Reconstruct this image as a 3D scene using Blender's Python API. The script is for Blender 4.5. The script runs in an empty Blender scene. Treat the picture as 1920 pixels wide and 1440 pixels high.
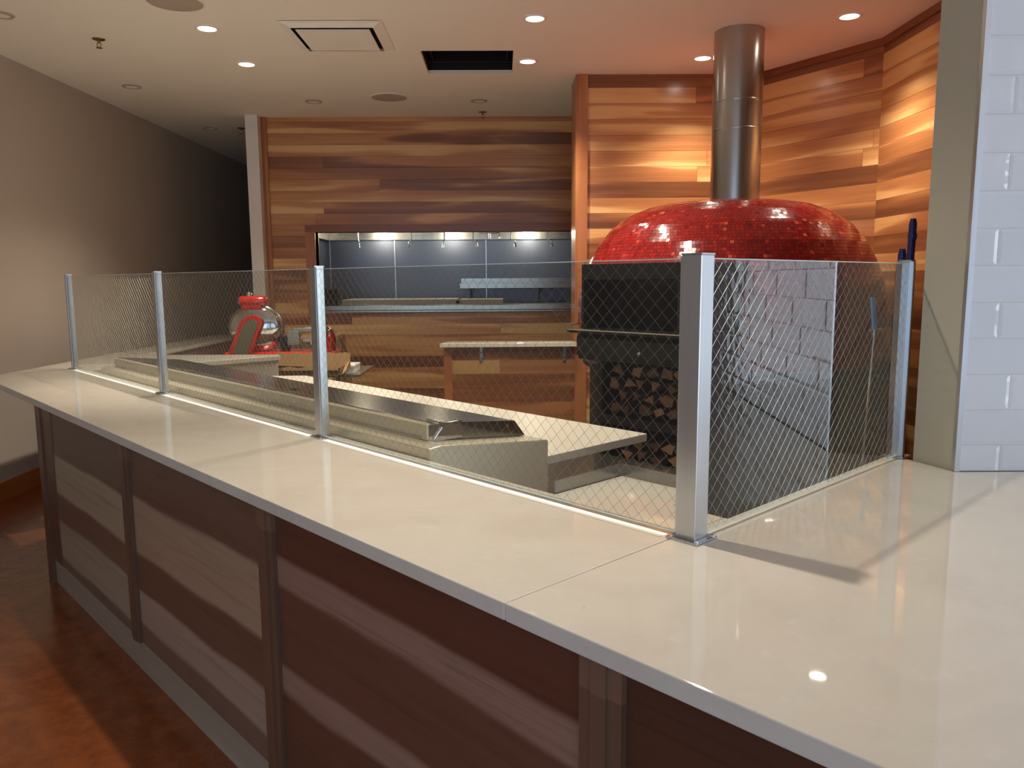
import bpy, bmesh, math, random
from mathutils import Vector, Matrix

random.seed(7)
SC = bpy.context.scene
COL = SC.collection
PI = math.pi

# ------------------------------------------------------------------ helpers
def S(r, g, b, a=1.0):
    """sRGB 0-255 -> linear rgba"""
    def f(c):
        c /= 255.0
        return c / 12.92 if c <= 0.04045 else ((c + 0.055) / 1.055) ** 2.4
    return (f(r), f(g), f(b), a)

def tag(o, label=None, cat=None, group=None, kind=None):
    if label: o['label'] = label
    if cat: o['category'] = cat
    if group: o['group'] = group
    if kind: o['kind'] = kind
    return o

def empty(name, loc=(0, 0, 0), rz=0.0):
    o = bpy.data.objects.new(name, None)
    COL.objects.link(o)
    o.empty_display_size = 0.1
    o.location = loc
    o.rotation_euler = (0, 0, rz)
    return o

def thing(name, label, cat, loc=(0, 0, 0), rz=0.0, group=None):
    return tag(empty(name, loc, rz), label, cat, group)

def copy_tree(o, parent=None):
    c = o.copy()
    COL.objects.link(c)
    if parent is not None:
        c.parent = parent
    for ch in list(o.children):
        copy_tree(ch, c)
    return c

class MB:
    """collects shapes and links them as ONE mesh object"""
    def __init__(s):
        s.v = []; s.f = []; s.m = []; s.sm = []; s.uv = None
    def add(s, vs, fs, m=0, smooth=False):
        b = len(s.v)
        s.v += [tuple(p) for p in vs]
        for f in fs:
            s.f.append([i + b for i in f]); s.m.append(m); s.sm.append(smooth)
        return s
    def box(s, x0, x1, y0, y1, z0, z1, m=0):
        vs = [(x0,y0,z0),(x1,y0,z0),(x1,y1,z0),(x0,y1,z0),(x0,y0,z1),(x1,y0,z1),(x1,y1,z1),(x0,y1,z1)]
        fs = [(3,2,1,0),(4,5,6,7),(0,1,5,4),(1,2,6,5),(2,3,7,6),(3,0,4,7)]
        return s.add(vs, fs, m)
    def prism(s, poly, z0, z1, m=0):
        n = len(poly)
        vs = [(p[0],p[1],z0) for p in poly] + [(p[0],p[1],z1) for p in poly]
        a = sum(poly[i][0]*poly[(i+1)%n][1]-poly[(i+1)%n][0]*poly[i][1] for i in range(n))
        up = list(range(n, 2*n)); dn = list(range(n-1, -1, -1))
        sides = [(i, (i+1)%n, n+(i+1)%n, n+i) for i in range(n)]
        if a < 0:
            up = up[::-1]; dn = dn[::-1]; sides = [x[::-1] for x in sides]
        return s.add(vs, [up, dn] + sides, m)
    def extr(s, prof, y0, y1, m=0, axis='y'):
        """profile of (a, z) pairs swept along y (or x)"""
        n = len(prof)
        if axis == 'y':
            vs = [(p[0], y0, p[1]) for p in prof] + [(p[0], y1, p[1]) for p in prof]
        else:
            vs = [(y0, p[0], p[1]) for p in prof] + [(y1, p[0], p[1]) for p in prof]
        fs = [list(range(n)), list(range(2*n-1, n-1, -1))] + [(i, n+i, n+(i+1)%n, (i+1)%n) for i in range(n)]
        return s.add(vs, fs, m)
    def lathe(s, prof, n=48, c=(0,0,0), m=0, smooth=True, axis='z', a0=0.0, a1=2*PI):
        full = abs(a1 - a0 - 2*PI) < 1e-6
        k = n if full else n + 1
        vs = []
        for (r, z) in prof:
            for i in range(k):
                a = a0 + (a1 - a0) * i / n
                p = (r*math.cos(a), r*math.sin(a), z)
                if axis == 'x': p = (p[2], p[0], p[1])
                elif axis == 'y': p = (p[0], p[2], p[1])
                vs.append((p[0]+c[0], p[1]+c[1], p[2]+c[2]))
        fs = []
        for j in range(len(prof)-1):
            for i in range(n):
                i2 = (i+1) % k
                q = (j*k+i, j*k+i2, (j+1)*k+i2, (j+1)*k+i)
                fs.append(q[::-1] if axis == 'y' else q)
        return s.add(vs, fs, m, smooth)
    def cyl(s, p0, p1, r0, r1=None, n=16, m=0, cap=True, smooth=True):
        r1 = r0 if r1 is None else r1
        p0 = Vector(p0); p1 = Vector(p1); d = (p1-p0).normalized()
        a = d.orthogonal().normalized(); b = d.cross(a)
        ring = lambda p, r: [p + (a*math.cos(t)+b*math.sin(t))*r for t in [2*PI*i/n for i in range(n)]]
        vs = ring(p0, r0) + ring(p1, r1)
        s.add(vs, [(i, (i+1)%n, n+(i+1)%n, n+i) for i in range(n)], m, smooth)
        if cap:
            s.add(ring(p0, r0), [list(range(n-1, -1, -1))], m)
            s.add(ring(p1, r1), [list(range(n))], m)
        return s
    def tube(s, pts, r, n=10, m=0):
        pts = [Vector(p) for p in pts]
        rings = []; a = None
        for i, p in enumerate(pts):
            d = (pts[min(i+1, len(pts)-1)] - pts[max(i-1, 0)]).normalized()
            a = d.orthogonal().normalized() if a is None else (a - d*a.dot(d)).normalized()
            b = d.cross(a)
            rr = r[i] if isinstance(r, (list, tuple)) else r
            rings.append([p + (a*math.cos(2*PI*k/n)+b*math.sin(2*PI*k/n))*rr for k in range(n)])
        vs = [q for R in rings for q in R]
        fs = [(j*n+i, j*n+(i+1)%n, (j+1)*n+(i+1)%n, (j+1)*n+i) for j in range(len(rings)-1) for i in range(n)]
        s.add(vs, fs, m, True)
        s.add(rings[0], [list(range(n-1, -1, -1))], m)
        s.add(rings[-1], [list(range(n))], m)
        return s
    def build(s, name, mats, parent=None, loc=None, rz=0.0, bevel=0.0, rot=None):
        me = bpy.data.meshes.new(name)
        me.from_pydata(s.v, [], s.f)
        for mt in (mats if isinstance(mats, (list, tuple)) else [mats]):
            me.materials.append(mt)
        me.polygons.foreach_set('material_index', s.m)
        me.polygons.foreach_set('use_smooth', s.sm)
        me.update()
        o = bpy.data.objects.new(name, me)
        COL.objects.link(o)
        if parent is not None: o.parent = parent
        if loc is not None: o.location = loc
        o.rotation_euler = rot if rot else (0, 0, rz)
        if bevel:
            b = o.modifiers.new('bevel', 'BEVEL')
            b.width = bevel; b.segments = 2; b.limit_method = 'ANGLE'; b.angle_limit = 0.6
            b.harden_normals = False
        return o

def struct(o):
    o['kind'] = 'structure'
    return o

# ------------------------------------------------------------------ node materials
class NT:
    def __init__(s, name):
        s.mat = bpy.data.materials.new(name)
        s.mat.use_nodes = True
        s.t = s.mat.node_tree
        s.t.nodes.clear()
        s.out = s.n('ShaderNodeOutputMaterial')
    def n(s, kind, **kw):
        nd = s.t.nodes.new(kind)
        for k, v in kw.items(): setattr(nd, k, v)
        return nd
    def put(s, sock, v):
        if isinstance(v, bpy.types.NodeSocket): s.t.links.new(v, sock)
        elif v is not None:
            if sock.type in ('RGBA',) and isinstance(v, (int, float)): v = (v, v, v, 1)
            sock.default_value = v
    def math(s, op, a, b=None, c=None, clamp=False):
        nd = s.n('ShaderNodeMath', operation=op, use_clamp=clamp)
        s.put(nd.inputs[0], a)
        if b is not None: s.put(nd.inputs[1], b)
        if c is not None: s.put(nd.inputs[2], c)
        return nd.outputs[0]
    def mix(s, f, a, b, mode='MIX'):
        nd = s.n('ShaderNodeMix', data_type='RGBA', blend_type=mode)
        s.put(nd.inputs[0], f); s.put(nd.inputs[6], a); s.put(nd.inputs[7], b)
        return nd.outputs[2]
    def ramp(s, f, stops, interp='LINEAR'):
        nd = s.n('ShaderNodeValToRGB')
        nd.color_ramp.interpolation = interp
        e = nd.color_ramp.elements
        while len(e) < len(stops): e.new(0.5)
        for el, (p, c) in zip(e, stops):
            el.position = p
            el.color = c if isinstance(c, (tuple, list)) else (c, c, c, 1)
        s.put(nd.inputs[0], f)
        return nd.outputs[0]
    def obj(s):
        return s.n('ShaderNodeTexCoord').outputs['Object']
    def sep(s, v):
        nd = s.n('ShaderNodeSeparateXYZ'); s.put(nd.inputs[0], v); return nd.outputs
    def comb(s, x, y, z):
        nd = s.n('ShaderNodeCombineXYZ')
        s.put(nd.inputs[0], x); s.put(nd.inputs[1], y); s.put(nd.inputs[2], z); return nd.outputs[0]
    def noise(s, vec, scale=5, detail=3, rough=0.5, dist=0.0):
        nd = s.n('ShaderNodeTexNoise')
        s.put(nd.inputs['Vector'], vec)
        nd.inputs['Scale'].default_value = scale; nd.inputs['Detail'].default_value = detail
        nd.inputs['Roughness'].default_value = rough; nd.inputs['Distortion'].default_value = dist
        return nd.outputs['Fac']
    def bump(s, h, strength=0.2, dist=0.01):
        nd = s.n('ShaderNodeBump')
        nd.inputs['Strength'].default_value = strength; nd.inputs['Distance'].default_value = dist
        s.put(nd.inputs['Height'], h); return nd.outputs[0]
    def bsdf(s, color, rough=0.5, metal=0.0, spec=0.5, normal=None, coat=0.0, coat_r=0.1, emit=None, estr=0.0, aniso=0.0):
        b = s.n('ShaderNodeBsdfPrincipled')
        s.put(b.inputs['Base Color'], color); s.put(b.inputs['Roughness'], rough); s.put(b.inputs['Metallic'], metal)
        b.inputs['Specular IOR Level'].default_value = spec
        if normal is not None: s.put(b.inputs['Normal'], normal)
        if coat:
            b.inputs['Coat Weight'].default_value = coat; b.inputs['Coat Roughness'].default_value = coat_r
        if emit is not None:
            s.put(b.inputs['Emission Color'], emit); b.inputs['Emission Strength'].default_value = estr
        if aniso: b.inputs['Anisotropic'].default_value = aniso
        s.t.links.new(b.outputs[0], s.out.inputs[0])
        return s.mat

def plain(name, color, rough=0.5, metal=0.0, spec=0.5, var=0.08, scale=8.0, bump=0.0, coat=0.0):
    """one colour with a little procedural variation"""
    t = NT(name)
    f = t.noise(t.obj(), scale, 4, 0.6)
    c = t.mix(f, tuple(min(1, k*(1-var)) for k in color[:3]) + (1,), tuple(min(1, k*(1+var)) for k in color[:3]) + (1,))
    r = t.math('ADD', t.math('MULTIPLY', t.math('SUBTRACT', f, 0.5), 0.12), rough)
    nrm = t.bump(t.noise(t.obj(), scale*20, 3), bump, 0.002) if bump else None
    return t.bsdf(c, r, metal, spec, nrm, coat)

def brushed(name, color, rough=0.28, axis='x', fine=260.0, strength=0.03, metal=1.0):
    """brushed metal: fine streaks running along one axis"""
    t = NT(name)
    x, y, z = t.sep(t.obj())
    k = {'x': (1.2, fine, fine), 'y': (fine, 1.2, fine), 'z': (fine, fine, 1.2)}[axis]
    v = t.comb(t.math('MULTIPLY', x, k[0]), t.math('MULTIPLY', y, k[1]), t.math('MULTIPLY', z, k[2]))
    f = t.noise(v, 1.0, 2, 0.5)
    g = t.noise(t.obj(), 2.5, 3)
    c = t.mix(f, tuple(q*0.86 for q in color[:3]) + (1,), color)
    r = t.math('ADD', rough - 0.05, t.math('MULTIPLY', t.math('ADD', f, g), 0.06))
    return t.bsdf(c, r, metal, 0.5, t.bump(f, strength, 0.001))

def wood(name, h=0.125, L=2.2, stops=None, rough=0.32, coat=0.25, gap=1.0, seed=0.0, wav=1.0, vertical=False, spread=0.5, hrt=1.0, wander=0.0, per_object=0.0):
    """planks along local x, courses along local z (or the other way round for vertical)"""
    t = NT(name)
    x, y, z = t.sep(t.obj())
    if vertical: x, z = z, x
    zz = t.math('ADD', t.math('DIVIDE', z, h), seed)
    if per_object:
        orn = t.n('ShaderNodeObjectInfo').outputs['Random']
        zz = t.math('ADD', zz, t.math('MULTIPLY', orn, per_object))
    if wander:
        wv = t.noise(t.comb(t.math('MULTIPLY', x, 0.8), t.math('MULTIPLY', z, 2.2), seed), 1.0, 2, 0.5)
        zz = t.math('ADD', zz, t.math('MULTIPLY', t.math('SUBTRACT', wv, 0.5), wander))
    row = t.math('FLOOR', zz)
    fz = t.math('FRACT', zz)
    wn = t.n('ShaderNodeTexWhiteNoise', noise_dimensions='1D'); t.put(wn.inputs['W'], row)
    xx = t.math('ADD', t.math('DIVIDE', x, L), t.math('MULTIPLY', wn.outputs['Value'], 9.0))
    colm = t.math('FLOOR', xx); fx = t.math('FRACT', xx)
    wn2 = t.n('ShaderNodeTexWhiteNoise', noise_dimensions='2D'); t.put(wn2.inputs['Vector'], t.comb(row, colm, 0.0))
    idv = wn2.outputs['Value']
    off = t.math('MULTIPLY', idv, 53.0)
    # heartwood / sapwood boundaries wandering along the board
    hv = t.comb(t.math('MULTIPLY', x, 0.42), t.math('ADD', t.math('MULTIPLY', z, 4.6 * wav), off), off)
    heart = t.noise(hv, 1.0, 2, 0.5, 0.5)
    heart = t.ramp(heart, [(0.43, 0.0), (0.485, 0.62), (0.54, 0.80), (0.64, 1.0)])
    gv = t.comb(t.math('ADD', t.math('MULTIPLY', x, 0.8), off), t.math('MULTIPLY', z, 26.0), off)
    grain = t.noise(gv, 1.0, 4, 0.6, 0.9)
    fv = t.comb(t.math('MULTIPLY', x, 5.0), t.math('MULTIPLY', z, 300.0), off)
    fine = t.noise(fv, 1.0, 2, 0.6)
    wn3 = t.n('ShaderNodeTexWhiteNoise', noise_dimensions='2D'); t.put(wn3.inputs['Vector'], t.comb(colm, t.math('ADD', row, 17.3), 0.0))
    tone = t.math('MULTIPLY', wn3.outputs['Value'], spread)
    tone = t.math('ADD', tone, t.math('MULTIPLY', heart, 0.46 * hrt))
    tone = t.math('ADD', tone, t.math('MULTIPLY', t.math('SUBTRACT', grain, 0.5), 0.34))
    tone = t.math('ADD', tone, t.math('MULTIPLY', t.math('SUBTRACT', fine, 0.5), 0.10))
    c = t.ramp(tone, stops)
    nrm = None
    if gap:
        e1 = t.math('MINIMUM', fz, t.math('SUBTRACT', 1.0, fz))
        e1 = t.math('MULTIPLY', e1, h)
        e2 = t.math('MULTIPLY', t.math('MINIMUM', fx, t.math('SUBTRACT', 1.0, fx)), L)
        g1 = t.math('LESS_THAN', e1, 0.0014 * gap)
        g2 = t.math('LESS_THAN', e2, 0.0012 * gap)
        g = t.math('MAXIMUM', g1, g2)
        c = t.mix(t.math('MULTIPLY', g, 0.72), c, (0.02, 0.009, 0.004, 1))
        hgt = t.math('SUBTRACT', t.math('MULTIPLY', grain, 0.15), g)
        nrm = t.bump(hgt, 0.25, 0.003)
    else:
        nrm = t.bump(grain, 0.06, 0.003)
    r = t.math('ADD', rough - 0.06, t.math('MULTIPLY', grain, 0.14))
    return t.bsdf(c, r, 0.0, 0.5, nrm, coat, 0.18)

WARM = [(0.0, S(230, 188, 126)), (0.30, S(214, 160, 100)), (0.52, S(182, 120, 72)), (0.76, S(144, 90, 54)), (1.0, S(102, 60, 36))]
M = {}
M['wood_back'] = wood('wood_back', 0.124, 9.0, WARM, 0.34, 0.3, seed=3.3)
M['wood_oven'] = wood('wood_oven', 0.136, 9.0, WARM, 0.30, 0.35, seed=11.2)
M['wood_half_dimmed'] = wood('wood_half_dimmed', 0.130, 14.0, [(p, tuple(c[i]*(0.72, .66, .66, 1)[i] for i in range(4))) for p, c in WARM], 0.34, 0.25, seed=5.6)  # same planks darkened: the dimmer light there is put into the colour
BAR = [(0.0, S(216, 202, 178)), (0.30, S(202, 184, 158)), (0.48, S(170, 142, 116)), (0.70, S(138, 108, 86)), (1.0, S(104, 78, 62))]
def wood_bands(name, H, bands, seed=0.0):
    """veneered panel: a few broad boards of different tone, listed from the top down"""
    t = NT(name)
    x, y, z = t.sep(t.obj())
    wv = t.noise(t.comb(t.math('MULTIPLY', x, 1.1), t.math('MULTIPLY', z, 2.0), seed), 1.0, 2, 0.5)
    f = t.math('SUBTRACT', 1.0, t.math('DIVIDE', z, H))
    f = t.math('ADD', f, t.math('MULTIPLY', t.math('SUBTRACT', wv, 0.5), 0.10))
    stops = []
    for k, (p, c) in enumerate(bands):
        stops.append((max(0.0, p + (0.012 if k else 0)), c))
        if k + 1 < len(bands): stops.append((bands[k+1][0] - 0.012, c))
    c = t.ramp(f, stops)
    grain = t.noise(t.comb(t.math('MULTIPLY', x, 1.0), t.math('MULTIPLY', z, 30.0), seed), 1.0, 5, 0.62, 1.0)
    fine = t.noise(t.comb(t.math('MULTIPLY', x, 6.0), t.math('MULTIPLY', z, 320.0), seed), 1.0, 2, 0.6)
    g = t.math('ADD', t.math('MULTIPLY', grain, 0.75), t.math('MULTIPLY', fine, 0.25))
    c = t.mix(1.0, c, t.ramp(g, [(0.25, 0.58), (0.5, 0.95), (0.7, 1.0)]), 'MULTIPLY')
    return t.bsdf(c, t.math('ADD', 0.36, t.math('MULTIPLY', grain, 0.12)), 0.0, 0.5, t.bump(grain, 0.05, 0.003), 0.12, 0.2)
PANEL_BANDS = [
    [(0.0, S(112, 92, 76)), (0.28, S(168, 152, 124)), (0.52, S(118, 92, 74)), (0.69, S(162, 148, 126)), (0.94, S(118, 98, 84))],
    [(0.0, S(112, 84, 66)), (0.26, S(168, 142, 116)), (0.53, S(108, 80, 62)), (0.72, S(164, 142, 124)), (0.89, S(122, 96, 80))],
    [(0.0, S(96, 58, 42)), (0.17, S(150, 116, 98)), (0.28, S(104, 70, 54)), (0.56, S(150, 118, 102)), (0.66, S(100, 66, 50))],
    [(0.0, S(82, 50, 36)), (0.22, S(96, 58, 42)), (0.50, S(136, 100, 80)), (0.62, S(92, 58, 42)), (0.85, S(120, 88, 70))],
    [(0.0, S(90, 58, 42)), (0.3, S(140, 106, 86)), (0.5, S(96, 62, 46)), (0.72, S(140, 110, 90)), (0.85, S(100, 70, 54))]]
for i_, bd in enumerate(PANEL_BANDS):
    M['panel_%d' % i_] = wood_bands('panel_veneer_%d' % i_, 0.88, bd, 2.3 + 5.1*i_)
M['wood_stile'] = wood('wood_stile', 0.30, 3.0, [(0, S(140, 110, 90)), (0.5, S(116, 86, 68)), (1, S(90, 64, 50))], 0.4, 0.12, gap=0.0, vertical=True)
M['wood_rail'] = wood('wood_rail', 0.5, 3.0, [(0, S(176, 164, 146)), (0.5, S(158, 144, 126)), (1, S(134, 118, 102))], 0.4, 0.12, gap=0.0)
M['wood_trim'] = wood('wood_trim', 0.6, 3.5, [(0, S(190, 128, 78)), (0.5, S(170, 104, 60)), (1, S(138, 78, 42))], 0.34, 0.25, gap=0.0, vertical=True)
M['wood_trim_h'] = wood('wood_trim_h', 0.6, 3.5, [(0, S(160, 98, 60)), (0.5, S(140, 80, 46)), (1, S(112, 60, 34))], 0.34, 0.25, gap=0.0)
M['wood_base'] = wood('wood_base', 0.6, 3.5, [(0, S(188, 120, 58)), (0.5, S(170, 100, 46)), (1, S(140, 80, 36))], 0.34, 0.25, gap=0.0)
M['paint_wall'] = plain('paint_wall', S(186, 174, 160), 0.75, var=0.03, scale=3, bump=0.05)
M['paint_ceiling'] = plain('paint_ceiling', S(240, 234, 222), 0.7, var=0.02, scale=2, bump=0.04)
M['paint_white'] = plain('paint_white', S(232, 224, 212), 0.6, var=0.03)
M['paint_grey'] = plain('paint_grey', S(176, 168, 150), 0.62, var=0.03, scale=3, bump=0.05)
M['dark_void'] = plain('dark_void', S(16, 15, 16), 0.8, var=0.3)
M['alu'] = brushed('alu', S(205, 208, 212), 0.30, 'z', 300, 0.02)
M['alu_plate'] = brushed('alu_plate', S(190, 193, 198), 0.26, 'x', 200, 0.02)
M['steel'] = brushed('steel', S(216, 206, 184), 0.38, 'y', 240, 0.015, 0.70)
M['steel_end_lit'] = brushed('steel_end_lit', S(226, 214, 188), 0.34, 'y', 240, 0.015, 0.45)  # paler copy of the steel, its bright reflections put into the colour
M['steel_lid'] = brushed('steel_lid', S(150, 147, 142), 0.22, 'y', 150, 0.015, 1.0)
M['steel_x'] = brushed('steel_x', S(196, 196, 192), 0.26, 'x', 240, 0.025)
M['steel_z'] = brushed('steel_z', S(190, 186, 182), 0.24, 'z', 240, 0.02)
M['steel_blue'] = brushed('steel_blue', S(120, 130, 150), 0.42, 'z', 160, 0.03, 0.85)
M['chrome'] = plain('chrome', S(225, 225, 228), 0.08, 1.0, var=0.03)
M['chrome_trim'] = brushed('chrome_trim', S(226, 232, 242), 0.34, 'z', 200, 0.01)
M['white_lam'] = plain('white_lam', S(214, 206, 192), 0.45, var=0.02)
M['plastic_white'] = plain('plastic_white', S(238, 234, 226), 0.5, var=0.02)
M['grille'] = plain('grille', S(176, 162, 148), 0.7, var=0.05, scale=60)
M['brass'] = plain('brass', S(150, 120, 80), 0.35, 1.0, var=0.1)
M['black_steel'] = plain('black_steel', S(20, 20, 22), 0.42, 0.3, var=0.2, scale=5)
M['black_matte'] = plain('black_matte', S(16, 16, 18), 0.62, 0.0, var=0.2)
M['stand_dark'] = plain('stand_dark', S(34, 38, 42), 0.55, 0.1, var=0.15, scale=4)
M['soot'] = plain('soot', S(10, 9, 9), 0.9, var=0.3)
M['red_enamel'] = plain('red_enamel', S(205, 32, 26), 0.18, 0.0, 0.6, var=0.05, coat=0.5)
M['grey_enamel'] = plain('grey_enamel', S(104, 100, 84), 0.35, 0.0, var=0.05)
M['carton'] = plain('carton', S(196, 160, 112), 0.8, var=0.06, scale=12)
M['carton_in'] = plain('carton_in', S(120, 88, 58), 0.85, var=0.1, scale=10)
M['foam_white'] = plain('foam_white', S(225, 222, 214), 0.7, var=0.03)
M['navy'] = plain('navy', S(36, 40, 110), 0.25, 0.0, 0.6, var=0.1, coat=0.3)
M['sky_blue'] = plain('sky_blue', S(92, 160, 226), 0.35, 0.0, var=0.05)
M['bark'] = plain('bark', S(70, 48, 36), 0.9, var=0.4, scale=30, bump=0.4)
M['shade_pink'] = plain('shade_pink', S(140, 104, 96), 0.5, var=0.06)
M['plastic_clear'] = plain('plastic_clear', S(200, 200, 205), 0.2, 0.0, var=0.1, scale=20)

# split wood: pale and ragged
t = NT('split_wood')
x, y, z = t.sep(t.obj())
oi = t.n('ShaderNodeObjectInfo').outputs['Random']
f = t.noise(t.comb(t.math('MULTIPLY', x, 3.0), t.math('MULTIPLY', y, 40.0), t.math('ADD', t.math('MULTIPLY', z, 40.0), t.math('MULTIPLY', oi, 30.0))), 1.0, 4, 0.6)
f = t.math('ADD', t.math('MULTIPLY', f, 0.6), t.math('MULTIPLY', oi, 0.45))
M['split_wood'] = t.bsdf(t.ramp(f, [(0.2, S(140, 104, 76)), (0.5, S(106, 74, 54)), (0.85, S(72, 50, 38))]), 0.8, normal=t.bump(f, 0.4, 0.005))
t = NT('end_grain')
x, y, z = t.sep(t.obj())
oi = t.n('ShaderNodeObjectInfo').outputs['Random']
rr = t.math('SQRT', t.math('ADD', t.math('MULTIPLY', y, y), t.math('MULTIPLY', z, z)))
ring = t.math('SINE', t.math('ADD', t.math('MULTIPLY', rr, 700.0), t.math('MULTIPLY', t.noise(t.obj(), 30, 2), 6.0)))
f = t.math('ADD', t.math('MULTIPLY', ring, 0.08), oi)
M['end_grain'] = t.bsdf(t.ramp(f, [(0.0, S(176, 136, 98)), (0.4, S(130, 96, 72)), (1.0, S(84, 62, 50))]), 0.85)

# polished quartz worktop
t = NT('quartz')
o_ = t.obj()
n1 = t.noise(o_, 2.2, 5, 0.6, 0.6); n2 = t.noise(o_, 14, 4, 0.65); n3 = t.noise(o_, 55, 2, 0.5)
c = t.ramp(n1, [(0.3, S(206, 198, 184)), (0.5, S(214, 207, 194)), (0.7, S(208, 199, 184))])
c = t.mix(t.ramp(n2, [(0.60, 0.0), (0.72, 0.35)]), c, S(226, 220, 210))
c = t.mix(t.ramp(n3, [(0.70, 0.0), (0.78, 0.25)]), c, S(180, 168, 150))
M['quartz'] = t.bsdf(c, t.math('ADD', 0.015, t.math('MULTIPLY', n2, 0.03)), 0.0, 0.5)

M['quartz_honed'] = plain('quartz_honed', S(208, 200, 186), 0.34, var=0.03, scale=10)

# polished orange-stained concrete
t = NT('concrete_floor')
o_ = t.obj()
n1 = t.noise(o_, 0.8, 6, 0.6, 0.5); n2 = t.noise(o_, 9, 5, 0.7); n3 = t.noise(o_, 70, 2, 0.5)
c = t.ramp(n1, [(0.3, S(138, 72, 34)), (0.5, S(148, 80, 38)), (0.72, S(120, 60, 28))])
c = t.mix(t.ramp(n2, [(0.35, 0.5), (0.6, 0.0)]), c, S(86, 42, 22))
c = t.mix(t.ramp(n3, [(0.72, 0.0), (0.80, 0.4)]), c, S(214, 170, 120))
M['concrete_floor'] = t.bsdf(c, t.math('ADD', 0.12, t.math('MULTIPLY', n2, 0.16)), 0.0, 0.5, None, 0.2, 0.08)
t = NT('kitchen_floor')
n1 = t.noise(t.obj(), 3, 5, 0.6)
M['kitchen_floor'] = t.bsdf(t.ramp(n1, [(0.3, S(82, 80, 70)), (0.7, S(104, 100, 88))]), 0.42)

# glossy hand-made white wall tile, courses along z, tiles along x
t = NT('wall_tile')
x, y, z = t.sep(t.obj())
TH, TL = 0.1155, 0.41
zz = t.math('DIVIDE', z, TH); row = t.math('FLOOR', zz); fz = t.math('FRACT', zz)
wn = t.n('ShaderNodeTexWhiteNoise', noise_dimensions='1D'); t.put(wn.inputs['W'], row)
xx = t.math('ADD', t.math('DIVIDE', x, TL), t.math('ADD', t.math('MULTIPLY', t.math('MODULO', row, 2.0), 0.5), t.math('MULTIPLY', wn.outputs['Value'], 0.3)))
fx = t.math('FRACT', xx); cx = t.math('FLOOR', xx)
e1 = t.math('MULTIPLY', t.math('MINIMUM', fz, t.math('SUBTRACT', 1.0, fz)), TH)
e2 = t.math('MULTIPLY', t.math('MINIMUM', fx, t.math('SUBTRACT', 1.0, fx)), TL)
ed = t.math('MINIMUM', e1, e2)
g = t.math('LESS_THAN', ed, 0.0016)
pil = t.ramp(ed, [(0.0, 0.0), (0.012, 1.0)])
wn2 = t.n('ShaderNodeTexWhiteNoise', noise_dimensions='2D'); t.put(wn2.inputs['Vector'], t.comb(row, cx, 0.0))
wav = t.noise(t.comb(x, t.math('MULTIPLY', wn2.outputs['Value'], 30.0), t.math('MULTIPLY', z, 1.6)), 6.5, 2, 0.4)
hgt = t.math('ADD', t.math('MULTIPLY', pil, 0.35), t.math('MULTIPLY', wav, 1.3))
c = t.mix(t.math('MULTIPLY', wn2.outputs['Value'], 0.6), S(214, 216, 222), S(204, 207, 214))
c = t.mix(g, c, S(196, 194, 192))
M['wall_tile'] = t.bsdf(c, t.math('ADD', 0.05, t.math('MULTIPLY', g, 0.6)), 0.0, 0.5, t.bump(hgt, 0.40, 0.012))

# red glass mosaic: one random tone per tile from a colour attribute
t = NT('mosaic_red')
at = t.n('ShaderNodeAttribute', attribute_name='tone').outputs['Fac']
c = t.ramp(at, [(0.0, S(96, 20, 20)), (0.4, S(128, 26, 25)), (0.75, S(146, 33, 30)), (0.93, S(172, 56, 46)), (1.0, S(196, 88, 70))])
M['mosaic_red'] = t.bsdf(c, 0.13, 0.0, 0.5, None, 0.3, 0.04)
M['grout'] = plain('grout', S(62, 22, 20), 0.8, var=0.1)

# thin clear pane: straight-through light plus a Fresnel reflection
def pane_mat(name, tint, k=2.0):
    t = NT(name)
    lw = t.n('ShaderNodeLayerWeight'); lw.inputs['Blend'].default_value = 0.5
    f5 = t.math('POWER', lw.outputs['Facing'], 5.0)
    fr = t.math('MULTIPLY', t.math('ADD', 0.04, t.math('MULTIPLY', f5, 0.96)), k, clamp=True)
    tr = t.n('ShaderNodeBsdfTransparent'); tr.inputs[0].default_value = tint
    gl = t.n('ShaderNodeBsdfGlossy'); gl.inputs['Roughness'].default_value = 0.0
    gl.inputs['Color'].default_value = (1, 1, 1, 1)
    mx = t.n('ShaderNodeMixShader')
    t.put(mx.inputs[0], fr)
    t.t.links.new(tr.outputs[0], mx.inputs[1]); t.t.links.new(gl.outputs[0], mx.inputs[2])
    t.t.links.new(mx.outputs[0], t.out.inputs[0])
    return t.mat
M['pane'] = pane_mat('pane', (0.79, 0.815, 0.79, 1), 1.4)
M['pane_edge'] = plain('pane_edge', S(196, 214, 206), 0.25, 0.0, var=0.03)
M['wire'] = plain('wire', S(140, 138, 130), 0.36, 0.6, var=0.05)

def glow(name, col, st):
    t = NT(name)
    n_ = t.noise(t.obj(), 3.0, 1)
    return t.bsdf((0.8, 0.8, 0.8, 1), 0.5, emit=t.mix(t.math('MULTIPLY', n_, 0.05), col, (1, 1, 1, 1)), estr=st)
M['lamp_glow'] = glow('lamp_glow', (1.0, 0.90, 0.76, 1), 30.0)
M['hood_glow'] = glow('hood_glow', (1.0, 0.86, 0.55, 1), 9.0)
t = NT('painted_streak_glow')  # streak of light put into the emission, fading towards the bar front
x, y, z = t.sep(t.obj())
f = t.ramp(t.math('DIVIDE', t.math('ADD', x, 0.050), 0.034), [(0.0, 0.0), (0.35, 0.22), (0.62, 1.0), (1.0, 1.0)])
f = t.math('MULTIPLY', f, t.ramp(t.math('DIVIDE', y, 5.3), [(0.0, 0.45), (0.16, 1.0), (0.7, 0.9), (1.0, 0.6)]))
M['painted_streak_glow'] = t.bsdf(S(206, 198, 184), 0.12, emit=t.mix(f, (0.02, 0.018, 0.014, 1), (1.0, 0.93, 0.80, 1)), estr=1.25)

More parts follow.
